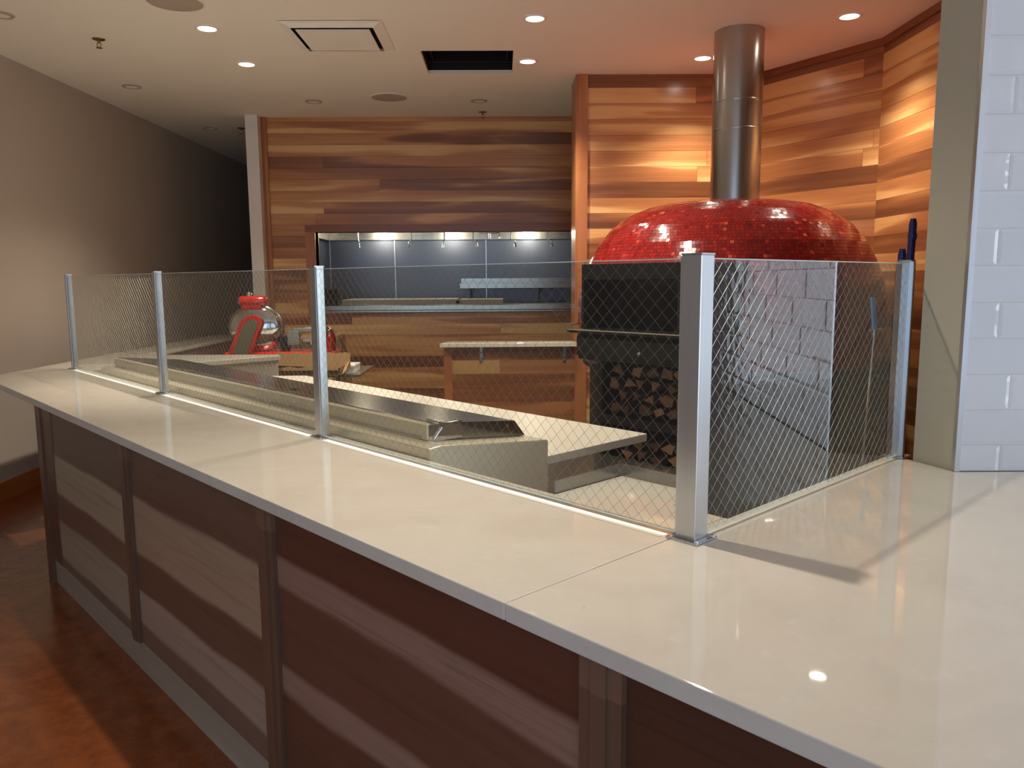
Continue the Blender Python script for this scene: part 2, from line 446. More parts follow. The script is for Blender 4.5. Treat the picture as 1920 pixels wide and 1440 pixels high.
# ------------------------------------------------------------------ frames
OX, OY = 0.461, 1.846           # corner post
A = math.radians(42.558)
VX, VY = math.cos(A), math.sin(A)   # bar frame: v = away to the right, u = away to the left
UX, UY = -VY, VX
HC = 1.067                      # counter height
TH_ = 0.038
ZC = 3.484                      # ceiling
def bar(v, u): return (OX + v*VX + u*UX, OY + v*VY + u*UY)
def bar3(v, u, z): p = bar(v, u); return (p[0], p[1], z)

# ------------------------------------------------------------------ camera
cam = bpy.data.cameras.new('camera')
camo = bpy.data.objects.new('camera', cam)
COL.objects.link(camo)
Rm = [[0.9998877264991769, -0.00818627821979869, 0.012550667122326095],
      [-0.013524397227759463, -0.13239968625285659, 0.9911041387058027],
      [-0.006451749834979634, -0.9911626041821056, -0.1324955357550346]]
camo.matrix_world = Matrix([[Rm[i][0], -Rm[i][1], -Rm[i][2], (0, 0, 1.699)[i]] for i in range(3)] + [[0, 0, 0, 1]])
cam.sensor_width = 36.0
cam.lens = 1466.82 / 1920 * 36.0
cam.clip_start = 0.05
SC.camera = camo

# ------------------------------------------------------------------ room shell
XL = -3.94
b = MB(); b.box(XL-0.2, 7.0, -4.2, 14.2, -0.12, 0.0)
struct(b.build('floor', M['concrete_floor']))
b = MB(); b.prism([bar(-0.35, -2.0), bar(-0.35, 3.9), bar(0.3, 5.0), (-3.05, 6.9), (-2.7, 8.85), (2.85, 8.85), (2.85, 2.75), bar(1.3, -0.05), bar(0.2, -2.0)], 0.0, 0.006)
struct(b.build('floor', M['kitchen_floor']))
# ceiling with the open duct hole
HX0, HX1, HY0, HY1 = -0.622, 0.110, 6.45, 7.14
b = MB()
for (x0, x1, y0, y1) in [(XL-0.2, 7, -4.2, HY0), (XL-0.2, 7, HY1, 14.2), (XL-0.2, HX0, HY0, HY1), (HX1, 7, HY0, HY1)]:
    b.box(x0, x1, y0, y1, ZC, ZC+0.03)
struct(b.build('ceiling', M['paint_ceiling']))
b = MB(); b.box(XL-0.15, XL, -4.2, 14.2, 0, ZC)
struct(b.build('wall_left', M['paint_wall']))
b = MB(); b.box(0, 18.2, -0.016, 0.0, 0, 0.147)
struct(b.build('baseboard_left', M['wood_base'], loc=(XL, -4.1, 0), rz=PI/2))
b = MB(); b.box(XL, -2.63, 14.0, 14.2, 0, ZC)
struct(b.build('wall_hall_end', M['paint_wall']))
b = MB(); b.box(-2.766, -2.632, 8.82, 14.0, 0, ZC)
struct(b.build('wall_hall_right', M['paint_white']))
# wooden back wall with the kitchen opening
BY = 8.96
OL, OB, OT = -2.085, 1.34, 2.238
b = MB()
b.box(-2.58, OL, 0, 0.14, 0, ZC)
b.box(OL, 3.4, 0, 0.14, OT, ZC)
b.box(OL, 3.4, 0, 0.14, 0, OB)
struct(b.build('wall_back', M['wood_back'], loc=(0, BY, 0)))
b = MB(); b.box(-0.03, 0.03, -0.03, 0.03, 0, ZC)
struct(b.build('trim_1', M['wood_trim'], loc=(-2.602, BY-0.0, 0)))
b = MB(); b.box(0, 3.3, -0.018, 0.16, 0, 0.075)
struct(b.build('trim_2', M['wood_trim_h'], loc=(OL-0.11, BY, OT)))
b = MB(); b.box(0, 0.11, -0.016, 0.16, OB-0.03, OT)
struct(b.build('trim_3', M['wood_trim'], loc=(OL-0.11, BY, 0)))
# oven alcove
AY = 7.18
b = MB(); b.box(0, 1.70, 0, 0.40, 0, ZC)
struct(b.build('wall_alcove_left', M['wood_oven'], loc=(0.692, AY, 0)))
pB0, pB1 = Vector((2.273, 7.175)), Vector((2.903, 6.148))
d = pB1 - pB0; aB = math.atan2(d.y, d.x)
b = MB(); b.box(0, d.length, 0, 0.12, 0, ZC)
struct(b.build('wall_alcove_middle', M['wood_oven'], loc=(pB0.x, pB0.y, 0), rz=aB))
b = MB(); b.box(0, 3.45, 0, 0.12, 0, ZC)
struct(b.build('wall_alcove_right', M['wood_oven'], loc=(2.903, 6.148, 0), rz=-PI/2))
b = MB(); b.box(0.0, 0.02, -0.004, 0.40, 0, ZC); b.box(0.02, 0.105, -0.020, 0.0, 0, ZC)
struct(b.build('trim_4', M['wood_trim'], loc=(0.672, AY, 0)))
b = MB(); b.box(0, d.length, -0.02, 0, ZC-0.055, ZC)
struct(b.build('trim_5', M['wood_trim_h'], loc=(pB0.x, pB0.y, 0), rz=aB))
b = MB(); b.box(0, 3.4, -0.02, 0, ZC-0.055, ZC)
struct(b.build('trim_6', M['wood_trim_h'], loc=(2.903, 6.148, 0), rz=-PI/2))
# half wall left of the oven wall
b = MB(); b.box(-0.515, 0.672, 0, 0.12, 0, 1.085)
struct(b.build('wall_half', M['wood_half_dimmed'], loc=(0, AY+0.012, 0)))
b = MB(); b.box(0, 0.075, -0.014, 0.13, 0, 1.085)
struct(b.build('trim_7', M['wood_trim'], loc=(-0.535, AY+0.012, 0)))
# kitchen behind the opening
b = MB(); b.box(-2.9, 3.4, 10.55, 10.7, 0, ZC)
b.box(-2.62, -2.32, 9.1, 10.55, 0, ZC)
struct(b.build('wall_kitchen', M['steel_blue']))
b = MB()
for xs in (-2.27, -1.41, -0.20):
    b.box(xs-0.006, xs+0.006, 10.538, 10.55, 1.3, 2.24)
struct(b.build('trim_8', M['chrome_trim']))
b = MB(); b.box(3.4, 3.5, 2.6, 10.7, 0, ZC)
struct(b.build('wall_kitchen_right', M['paint_grey']))
# grey and tiled partition on the right
t0 = Vector((1.478, 2.484)); t1 = Vector((5.2, 2.40))
dT = t1 - t0; aT = math.atan2(dT.y, dT.x)
b = MB(); b.prism([(0.0, 0.008), (dT.length, 0.008), (dT.length, 0.17), (-0.048, 0.172)], 0, ZC)
struct(b.build('wall_right', M['paint_grey'], loc=(t0.x, t0.y, 0), rz=aT))
b = MB(); b.box(0.012, dT.length, -0.004, 0.008, HC+0.002, ZC)
struct(b.build('wall_right_tile', M['wall_tile'], loc=(t0.x, t0.y, 0.0), rz=aT))
b = MB(); b.box(-0.004, 0.013, -0.010, 0.010, HC+0.001, ZC)
struct(b.build('trim_9', M['chrome_trim'], loc=(t0.x, t0.y, 0), rz=aT))
# walls behind the viewer: two wide shop-front openings let the daylight in
b = MB()
b.box(XL, 7.0, -4.2, -4.0, 0, 0.35); b.box(XL, 7.0, -4.2, -4.0, 2.75, ZC)
for (x0, x1) in [(XL, -3.6), (-0.9, -0.5), (2.4, 2.8), (6.0, 7.0)]:
    b.box(x0, x1, -4.2, -4.0, 0.35, 2.75)
struct(b.build('wall_front', M['paint_wall']))
b = MB(); b.box(6.8, 7.0, -4.0, 14.0, 0, ZC)
struct(b.build('wall_far_right', M['paint_wall']))

# ------------------------------------------------------------------ bar
# quartz worktop
PT = thing('bar_countertop', 'long cream quartz bar top bending around the kitchen, carrying the glass screen', 'countertop')
b = MB()
b.prism([bar(-0.592, 0.036), (-3.49, 5.28), (-3.45, 9.35), (-3.08, 9.35), (-3.115, 6.83), (-1.935, 6.79), (-1.89, 6.67),
         bar(0.05, 5.15), bar(0.05, 0.51), bar(0.365, 0.51), bar(0.365, 0.20), bar(0.205, 0.20), bar(0.205, 0.036)], HC-TH_, HC)
b.build('front_slab', M['quartz'], PT, bevel=0.003)
b = MB()
b.prism([bar(-0.592, 0.0345), bar(-0.592, -2.5), (3.4, 0.5), (3.4, 2.43), (1.474, 2.474), (1.420, 2.652), bar(1.235, 0.025), bar(0.205, 0.025), bar(0.205, 0.0345)], HC-TH_, HC)
b.build('corner_slab', M['quartz'], PT, bevel=0.003)
# panelled front
PB = thing('bar_panelling', 'wood-panelled bar front under the cream worktop with stiles and a base rail', 'bar front', bar3(0, 0, 0), A)
stiles = [(3.66, 3.96), (2.39, 2.49), (1.085, 1.185), (-0.24, -0.14), (-1.56, -1.46), (-2.45, -2.4)]
for i in range(len(stiles)-1):
    u1 = stiles[i][0]; u0 = stiles[i+1][1]
    b = MB(); b.box(0, u1-u0, -0.006, 0.006, 0.0, HC-TH_-0.15)
    o = b.build('panel', M['panel_%d' % i], PB, loc=(-0.548, u1, 0.15), rz=-PI/2)
for i, (u0, u1) in enumerate(stiles):
    w_ = u1-u0
    b = MB()
    if i == 0:
        b.box(-0.565, -0.40, u0+0.20, u1, 0.0, HC-TH_)
        b.box(-0.558, -0.545, u0, u0+0.20, 0.15, HC-TH_)
        b.v = [(x, y-u0, z) for x, y, z in b.v]
    else:
        b.box(-0.568, -0.545, 0, w_, 0.15, HC-TH_)
        b.box(-0.574, -0.566, w_*0.32, w_*0.68, 0.15, HC-TH_)
    b.build('stile', M['wood_stile'], PB, loc=(0, u0, 0))
b = MB(); b.extr([(0, 0), (0.0, 0.135), (-0.012, 0.15), (-0.032, 0.15), (-0.032, 0)], 0, 6.42, axis='x')
b.v = [(x, -y, z) for x, y, z in b.v]
b.f = [f[::-1] for f in b.f]
b.build('base_rail', M['wood_rail'], PB, loc=(-0.546, 3.97, 0), rz=-PI/2)
b = MB(); b.box(-0.54, -0.36, -2.4, 3.955, 0, HC-TH_)
b.build('carcass', M['white_lam'], PB)
b = MB(); b.prism([bar(0.30, 5.17), (-3.15, 6.80), (-1.96, 6.77), (-1.915, 6.69), ], 0.0, HC-TH_)
vs = []
for (x, y, z) in b.v:
    dx, dy = x-OX, y-OY
    vs.append((dx*VX+dy*VY, dx*UX+dy*UY, z))
b.v = vs
b.build('return_panel', M['white_lam'], PB)
b = MB(); b.prism([(-3.30, 6.9), (-3.13, 6.9), (-3.10, 9.3), (-3.30, 9.3)], 0.0, HC-TH_)
b.v = [((x-OX)*VX+(y-OY)*VY, (x-OX)*UX+(y-OY)*UY, z) for x, y, z in b.v]
b.build('side_panel', M['shade_pink'], PB)

# ------------------------------------------------------------------ glass screen: posts and wired panes
PH = 0.69
def make_post(w):
    r = thing('screen_post', 'x', 'post', (0, 0, HC), A)
    pl = w + 0.018
    b = MB(); b.box(-w, w, -w, w, 0.006, PH-0.004)
    b.build('shaft', M['alu'], r, bevel=0.0015)
    b = MB(); b.box(-w-0.001, w+0.001, -w-0.001, w+0.001, PH-0.004, PH)
    b.build('cap', M['alu_plate'], r)
    b = MB(); b.box(-pl, pl, -pl, pl, 0.0, 0.006)
    b.build('base_plate', M['alu_plate'], r, bevel=0.001)
    for sx in (-1, 1):
        for sy in (-1, 1):
            b = MB(); b.cyl((0, 0, 0.006), (0, 0, 0.0085), 0.006, 0.005, 12)
            b.build('bolt', M['chrome'], r, loc=(sx*(w+0.009), sy*(w+0.009), 0))
    return r
post0, post1 = make_post(0.027), make_post(0.020)
posts = [(0.0, 0.0, 'metal screen post at the bar corner nearest the viewer, where two glass panes meet', 'u'),
         (0.0, 1.764, 'metal screen post on the bar, standing in front of the meat slicer and cardboard box', 'u2'),
         (0.0, 3.535, 'thin metal screen post on the bar left of the meat slicer, last but one', 'u2'),
         (0.0, 5.33, 'end post of the glass screen at the far left tip of the bar', 'ue'),
         (1.266, -0.002, 'metal screen post against the grey painted wall end at right', 'w')]
for i, (v, u, lab, ch) in enumerate(posts):
    p = post0 if i == 0 else post1 if i == 1 else copy_tree(post1)
    w = 0.027 if i == 0 else 0.020; e = w + 0.009
    p.location = bar3(v, u, HC)
    tag(p, lab, 'post', 'posts of the glass screen')
    sides = {'u': [(0, 1), (1, 0)], 'u2': [(0, 1), (0, -1)], 'ue': [(0, -1)], 'w': [(-1, 0)]}[ch]
    for (sx, sy) in sides:     # slim glazing channel that grips the pane
        b = MB()
        if sy:
            y0, y1 = sorted((sy*w, sy*e)); b.box(-0.018, -0.002, y0, y1, 0.006, PH-0.006)
        else:
            x0, x1 = sorted((sx*w, sx*e)); b.box(x0, x1, -0.020, -0.004, 0.006, PH-0.006)
        b.build('glazing_channel', M['alu'], p)

def make_pane(length, loc, rz, label, seed):
    """pane runs along local +x, thickness in y"""
    H = PH - 0.022
    r = thing('glass_pane', label, 'glass pane', loc, rz, 'wired panes of the glass screen')
    T = 0.004
    b = MB()
    b.add([(0, 0, 0), (length, 0, 0), (length, 0, H), (0, 0, H)], [(0, 1, 2, 3)], 0)
    b.build('sheet', M['pane'], r)
    b = MB()
    b.box(0, length, -T, T, H-0.0015, H+0.001, 0)
    b.build('top_edge', M['pane_edge'], r)
    b = MB(); b.box(0, length, -T, T, -0.001, 0.001, 0)
    b.build('bottom_edge', M['pane_edge'], r)
    # diamond wire: two families of straight wires cast in the glass
    b = MB()
    s = 0.0415; hw = 0.00027
    sl = 1.0                         # 45 degree diamonds
    n0 = int(-H/s) - 1; n1 = int(length/s) + 1
    for k in range(n0, n1 + int(H/s) + 2):
        for fam in (1, -1):
            xb = k*s + (seed*0.013 % s)
            # line x = xb + fam*z*sl (fam=1), starting where it enters the pane
            if fam == 1:
                z0, z1 = max(0.0, -xb), min(H, length - xb)
                p0, p1 = (xb+z0, z0), (xb+z1, z1)
            else:
                z0, z1 = max(0.0, xb-length), min(H, xb)
                p0, p1 = (xb-z0, z0), (xb-z1, z1)
            if z1 - z0 < 0.004: continue
            dx, dz = hw*0.7071, hw*0.7071*fam
            q = [(p0[0]-dx, -hw, p0[1]+dz), (p1[0]-dx, -hw, p1[1]+dz), (p1[0]+dx, -hw, p1[1]-dz), (p0[0]+dx, -hw, p0[1]-dz)]
            q2 = [(x, hw, z) for x, y, z in q]
            b.add(q + q2, [(0, 1, 2, 3), (7, 6, 5, 4), (0, 4, 5, 1), (1, 5, 6, 2), (2, 6, 7, 3), (3, 7, 4, 0)], 0)
    b.build('wire_mesh', M['wire'], r)
    return r
ang_u = A + PI/2
for (u0, u1, lab, sd) in [(0.038, 1.733, 'long wired glass pane on the bar from the corner post to the second post', 1),
                          (1.795, 3.504, 'wired glass pane in front of the meat slicer and cardboard box', 2),
                          (3.566, 5.299, 'end glass pane at the far left of the bar, wires barely showing', 3)]:
    make_pane(u1-u0, bar3(-0.010, u0, HC+0.010), ang_u, lab, sd)
make_pane(1.198, bar3(0.038, -0.012, HC+0.010), A, 'wired glass pane in front of the red oven from corner post to wall end', 4)
# streak of light at the foot of the front panes, painted as glowing slips
for (u0, u1, lab) in [(0.06, 1.70, 'painted bright streak of light along the foot of the nearest front pane'),
                      (1.83, 3.47, 'painted bright streak of light along the foot of the middle front pane'),
                      (3.60, 5.25, 'painted bright streak of light along the foot of the far left pane')]:
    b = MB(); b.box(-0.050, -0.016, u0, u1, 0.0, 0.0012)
    o = b.build('painted_streak', M['painted_streak_glow'], loc=bar3(0, 0, HC), rz=A)
    tag(o, lab, 'painted light streak', 'painted light streaks at the foot of the glass')
# stainless upstand around the inner end of the bar top
b = MB(); b.box(0.367, 0.375, 0.20, 0.52, 0, 0.042); b.box(0.06, 0.375, 0.512, 0.52, 0, 0.042)
b.v = [(x, y, z) for x, y, z in b.v]
o = b.build('steel_upstand', M['steel_lid'], loc=bar3(0, 0, HC-0.004), rz=A)
tag(o, 'low stainless steel upstand round the inner edge of the bar top behind the corner pane', 'upstand')

# ------------------------------------------------------------------ prep table
UE, UF = 1.135, 4.92
pt = thing('prep_table', 'long stainless steel pizza prep table with hinged lids behind the bar glass', 'prep table', bar3(0, 0, 0), A)
b = MB(); b.extr([(0.06, 0.10), (0.06, 1.104), (0.115, 1.108), (0.665, 1.050), (0.665, 0.10)], UE, UF)
b.build('body', M['steel'], pt, bevel=0.003)
b = MB(); b.extr([(0.062, 0.10), (0.062, 1.100), (0.115, 1.104), (0.663, 1.047), (0.663, 0.10)], UE-0.004, UE-0.001)
b.build('end_panel', M['steel_end_lit'], pt)
for (v, u) in [(0.12, UE+0.1), (0.60, UE+0.1), (0.12, UF-0.1), (0.60, UF-0.1)]:
    b = MB(); b.cyl((0, 0, 0.0), (0, 0, 0.10), 0.022, 0.022, 14)
    b.build('foot', M['steel_z'], pt, loc=(v, u, 0.006))
secs = [(1.245, 2.52), (2.53, 3.72), (3.73, 4.86)]
for i, (u0, u1) in enumerate(secs):
    b = MB()
    prof = [(0.152, 1.106), (0.152, 1.171), (0.165, 1.172), (0.585, 1.126), (0.645, 1.056)]
    b.extr(prof, u0, u1)
    lid = b.build('lid', M['steel_lid'], pt, bevel=0.002)
    b = MB(); b.extr([(0.134, 1.109), (0.134, 1.166), (0.151, 1.172), (0.151, 1.109)], u0-0.002, u1+0.002)
    b.build('lid_front', M['steel'], lid, bevel=0.001)  # paler steel than the lid top: lit front face put into the colour
    b = MB(); b.box(0.126, 0.134, u0+0.03, u1-0.03, 1.105, 1.118)
    b.build('hinge', M['steel_z'], lid)
    # bracket and pin at the near end
    b = MB(); b.box(0.14, 0.30, u0-0.006, u0, 1.100, 1.165); b.cyl((0.16, u0-0.05, 1.178), (0.16, u0+0.03, 1.180), 0.006, n=10)
    b.cyl((0.16, u0-0.008, 1.110), (0.20, u0-0.008, 1.150), 0.005, n=8)
    b.build('hinge_bracket', M['chrome'], lid)
    for vv in (0.28, 0.55):
        b = MB(); b.cyl((vv, u0-0.004, 1.135-0.1*(vv-0.28)), (vv, u0, 1.135-0.1*(vv-0.28)), 0.006, n=10)
        b.build('rivet', M['chrome'], lid)
b = MB(); b.box(0.16, 0.22, UF-0.06, UF-0.01, 1.10, 1.135)
b.build('end_latch', M['steel_z'], pt)
# white worktop on the cook's side
wt = thing('prep_worktop', 'cream worktop slab on the cook side of the prep table, near end overhanging', 'worktop', bar3(0, 0, 0), A)
b = MB(); b.prism([(0.668, 1.215), (1.44, 1.215), (1.44, 4.55), (1.25, 4.72), (0.668, 4.72)], 0.917, 0.955)
b.build('slab', M['quartz_honed'], wt, bevel=0.003)
b = MB(); b.box(0.72, 1.10, 1.26, 4.6, 0.10, 0.916)
b.build('cabinet', M['steel'], wt)
for (v, u) in [(0.76, 1.34), (1.06, 1.34), (0.76, 4.5), (1.06, 4.5)]:
    b = MB(); b.cyl((0, 0, 0), (0, 0, 0.10), 0.02, n=12)
    b.build('foot', M['steel_z'], wt, loc=(v, u, 0.006))

# ------------------------------------------------------------------ oven
CX, CY = 1.715, 6.0
ov = thing('pizza_oven', 'big round pizza oven tiled in red mosaic with a black mouth and steel flue', 'oven', (CX, CY, 0), A)
prof = [(1.10, 1.105), (1.118, 1.20), (1.126, 1.36), (1.120, 1.52), (1.098, 1.66), (1.050, 1.80), (0.975, 1.945), (0.870, 2.075), (0.745, 2.165),
        (0.600, 2.222), (0.430, 2.250), (0.250, 2.262), (0.02, 2.266)]
# resample the profile evenly
def resample(pr, step):
    pts = [Vector(p) for p in pr]; out = [pts[0]]; acc = 0.0
    for a_, b_ in zip(pts, pts[1:]):
        L_ = (b_-a_).length; pos = step - acc
        while pos <= L_:
            out.append(a_ + (b_-a_)*(pos/L_)); pos += step
        acc = (acc + L_) % step
    return out
b = MB(); b.lathe([(r-0.004, z) for r, z in prof], 96)
b.build('dome', M['grout'], ov)
rng = random.Random(3)
b = MB(); tones = []
PITCH = 0.0262
pr = resample(prof, PITCH)
for j in range(len(pr)-1):
    p, q = pr[j], pr[j+1]
    if max(p.x, q.x) < 0.19: continue
    nt = max(12, int(2*PI*max(p.x, q.x)/0.0272))
    ph = rng.random()*2*PI
    dirp = (q-p).normalized(); nrm = Vector((dirp.y, -dirp.x))
    gap = 0.0011
    pa = p + dirp*gap; pb = q - dirp*gap
    for i in range(nt):
        a0 = ph + 2*PI*i/nt; a1 = ph + 2*PI*(i+1)/nt
        am = (a0+a1)/2
        # world-facing filter: skip the tiles hidden against the alcove walls
        g0 = gap/p.x
        t1_, t2_ = (rng.gauss(0, 0.00022), rng.gauss(0, 0.00022))
        vs = []
        for (rz_, aa, so, si) in ((pa, a0+g0, -1, -1), (pa, a1-g0, -1, 1), (pb, a1-g0, 1, 1), (pb, a0+g0, 1, -1)):
            lift = so*t1_ + si*t2_
            r_ = rz_.x + nrm.x*lift; z_ = rz_.y + nrm.y*lift
            vs.append((r_*math.cos(aa), r_*math.sin(aa), z_))
        b.add(vs, [(0, 1, 2, 3)])
        tones.append(min(1.0, max(0.0, rng.gauss(0.45, 0.15) if rng.random() < 0.95 else rng.uniform(0.8, 1.0))))
o = b.build('mosaic_tiles', M['mosaic_red'], ov)
ca = o.data.attributes.new('tone', 'FLOAT', 'FACE')
ca.data.foreach_set('value', tones)
# black stand under the drum
b = MB(); b.lathe([(1.03, 0.006), (1.03, 1.02), (1.08, 1.05), (1.10, 1.105), (0.9, 1.106)], 72)
b.build('stand', M['stand_dark'], ov)
# black steel front box around the mouth (front faces local -x)
fx, y0, y1 = -1.447, -0.665, 0.185
zt, zs = 1.795, 1.375
b = MB()
b.box(fx, -0.80, y0, y0+0.10, zs, zt)           # right cheek
b.box(fx, -0.80, y1-0.02, y1, zs, zt)           # left cheek
b.box(fx, -0.80, y0+0.10, y1-0.02, zt-0.10, zt) # header
b.box(fx+0.30, fx+0.32, y0+0.10, y1-0.02, zs, zt-0.10)  # back with the dark opening in front
b.build('front_box', M['black_steel'], ov, bevel=0.004)
b = MB()
n_ = 20; W2 = 0.30
pts = [(-W2, 0.0)] + [(-W2*math.cos(PI*k/n_), 0.10+0.17*math.sin(PI*k/n_)) for k in range(n_+1)] + [(W2, 0.0)]
yc = (y0+0.10+y1-0.02)/2
vs = [(fx+0.297, yc+p_[0], zs+0.01+p_[1]) for p_ in pts]
b.add(vs, [list(range(len(vs)))])
b.build('mouth', M['soot'], ov)
b = MB(); b.box(fx-0.10, -0.80, y0, y1+0.02, zs-0.022, zs)
b.build('landing_shelf', M['black_steel'], ov, bevel=0.004)
b = MB(); b.box(fx-0.103, fx-0.099, y0, y1+0.02, zs-0.004, zs+0.002)
b.build('shelf_edge', M['steel'], ov)
b = MB(); b.extr([(-0.85, zs-0.024), (fx-0.02, zs-0.024), (fx-0.035, zs-0.06), (fx-0.035, zs-0.16), (fx-0.01, zs-0.20), (-0.85, zs-0.20)], y0, y1+0.01)
b.build('apron', M['black_steel'], ov, bevel=0.004)
b = MB(); b.lathe([(0.0, -0.012), (0.012, -0.010), (0.014, 0.0)], 14, c=(fx-0.035, yc-0.12, zs-0.13), axis='x')
b.build('knob', M['chrome'], ov)
b = MB(); b.cyl((fx-0.14, y1+0.005, zs-0.008), (fx-0.04, y1+0.03, zs-0.008), 0.008, n=10)
b.box(fx-0.10, fx-0.02, y1, y1+0.05, zs+0.03, zs+0.036)
b.build('door_rest', M['steel_z'], ov)
# firewood niche
nx = -1.33; ny0, ny1 = -0.66, 0.10
b = MB()
b.box(nx, -0.75, ny0-0.04, ny0, 0.006, zs-0.20); b.box(nx, -0.75, ny1, ny1+0.04, 0.006, zs-0.20)
b.box(-0.80, -0.78, ny0, ny1, 0.006, zs-0.20)
b.box(nx, -0.75, ny0, ny1, 0.30, 0.33)
b.build('wood_niche', M['stand_dark'], ov)
b = MB(); b.box(nx, -0.75, ny0, ny1, 0.74, 0.80)
b.build('niche_shelf', M['stand_dark'], ov)
# flue
FX, FY = 1.757-CX, 5.99-CY
lx, ly = FX*VX+FY*VY, FX*UX+FY*UY
b = MB(); b.lathe([(0.18, 2.22), (0.18, ZC)], 64, c=(lx, ly, 0))
b.lathe([(0.1815, 2.255), (0.1835, 2.265), (0.1815, 2.275)], 64, c=(lx, ly, 0))
b.build('flue', M['steel_z'], ov)
for zz_ in (2.78, 2.98):
    b = MB(); b.lathe([(0.1802, zz_-0.006), (0.1825, zz_), (0.1802, zz_+0.006)], 64, c=(lx, ly, 0))
    b.build('flue_seam', M['steel_z'], ov)
# black hose at the right of the stand
b = MB(); b.tube([(-1.08, -0.80, 0.70), (-1.12, -0.82, 0.86), (-1.12, -0.83, 0.98), (-1.10, -0.88, 1.06), (-1.08, -0.96, 1.085)], 0.011, 10)
b.tube([(-1.08, -0.955, 1.084), (-1.07, -1.0, 1.088), (-1.06, -1.05, 1.082)], [0.014, 0.018, 0.010], 10)
b.build('hose', M['black_matte'], ov)

# firewood: split billets stacked with their ends to the front
def billet(w, h, L_, rg):
    b = MB()
    k = rg.choice([3, 3, 3, 4, 5])
    ang0 = rg.random()*PI
    pts = []
    for i in range(k):
        a_ = ang0 + 2*PI*i/k + rg.uniform(-0.4, 0.4)
        pts.append((w*0.5*math.cos(a_)*rg.uniform(0.85, 1.12), h*0.5*math.sin(a_)*rg.uniform(0.85, 1.12)))
    nseg = 4; vs = []
    for s_ in range(nseg+1):
        for p_ in pts:
            vs.append((L_*(s_/nseg-0.5), p_[0]*rg.uniform(0.93, 1.07), p_[1]*rg.uniform(0.93, 1.07)))
    for s_ in range(nseg):
        for i in range(k):
            b.add([], [])
            b.f.append([s_*k+i, s_*k+(i+1)%k, (s_+1)*k+(i+1)%k, (s_+1)*k+i]); b.m.append(0 if i else 1); b.sm.append(False)
    b.v = vs
    b.f.append(list(range(k-1, -1, -1))); b.m.append(2); b.sm.append(False)
    b.f.append(list(range(nseg*k, nseg*k+k))); b.m.append(2); b.sm.append(False)
    return b
rg = random.Random(21)
def stack(zb, rows, lab, grp):
    for r_ in range(rows):
        yy = ny0 + 0.088 + (0.04 if r_ % 2 else 0)
        while yy < ny1 - 0.085:
            w = rg.uniform(0.085, 0.135); h = rg.uniform(0.072, 0.088)
            L_ = rg.uniform(0.22, 0.25)
            bb = billet(w*0.97, h*1.0, L_, rg)
            lx_ = nx + 0.015 + L_/2 + rg.uniform(-0.03, 0.02); lz = zb + 0.055 + r_*0.084
            wx = CX + lx_*VX + yy*UX; wy = CY + lx_*VY + yy*UY
            o = bb.build('firewood_log', [M['split_wood'], M['bark'], M['end_grain']], loc=(wx, wy, lz), rot=(rg.uniform(-0.2, 0.2), rg.uniform(-0.05, 0.05), A + rg.uniform(-0.04, 0.04)))
            tag(o, lab, 'firewood', grp)
            yy += w*1.05
stack(0.80, 4, 'split firewood log stacked on the upper shelf under the black oven mouth', 'firewood on the upper shelf')
stack(0.33, 4, 'split firewood log stacked on the lower shelf of the oven stand', 'firewood on the lower shelf')

# ------------------------------------------------------------------ things behind the right end
for (x_, y_, zt_, lean, lab) in [(1.742, 3.42, 1.82, 0.0, 'shorter navy blue oven peel handle standing behind the right screen post'),
                                 (1.865, 3.58, 1.96, 0.03, 'taller navy blue oven peel handle leaning against the grey wall end')]:
    r = thing('oven_peel', lab, 'oven peel', (x_-lean, y_, 0.006))
    b = MB(); b.tube([(0, 0, 0.42), (lean, 0, zt_-0.03), (lean, 0, zt_-0.006)], [0.017, 0.017, 0.012], 14)
    b.build('handle', M['navy'], r)
    b = MB(); b.lathe([(0.0175, zt_-0.10), (0.0195, zt_-0.095), (0.0195, zt_-0.075), (0.0175, zt_-0.07)], 16, c=(lean, 0, 0))
    b.build('ferrule', M['navy'], r)
    b = MB(); pts = [(0.15*math.cos(a_), 0.19+0.19*math.sin(a_)) for a_ in [2*PI*k/28 for k in range(28)]]
    b.extr(pts, -0.002, 0.002); b.box(-0.03, 0.03, -0.003, 0.003, 0.34, 0.46)
    b.build('blade', M['steel_z'], r)
r = thing('oven_brush', 'slim oven tool with a light blue handle behind the right glass pane', 'oven tool', (1.735, 3.62, 0.006))
b = MB(); b.extr([(-0.026, 1.600), (-0.006, 1.600), (0.011, 1.45), (-0.009, 1.45)], -0.010, 0.010)
b.build('handle', M['sky_blue'], r, bevel=0.004)
b = MB(); b.cyl((-0.03, 0, 1.44), (0.035, 0, 1.45), 0.007, n=10); b.cyl((0.0, 0, 1.425), (0.0, 0, 1.452), 0.010, n=12)
b.build('collar', M['chrome'], r)
b = MB(); b.tube([(0.0, 0, 1.43), (-0.02, 0, 0.9), (-0.03, 0, 0.25)], 0.006, 10)
b.build('shaft', M['chrome'], r)
b = MB(); b.box(-0.10, 0.04, -0.02, 0.02, 0.16, 0.25); b.box(-0.095, 0.035, -0.018, 0.018, 0.0, 0.16)
b.build('brush_head', M['bark'], r)

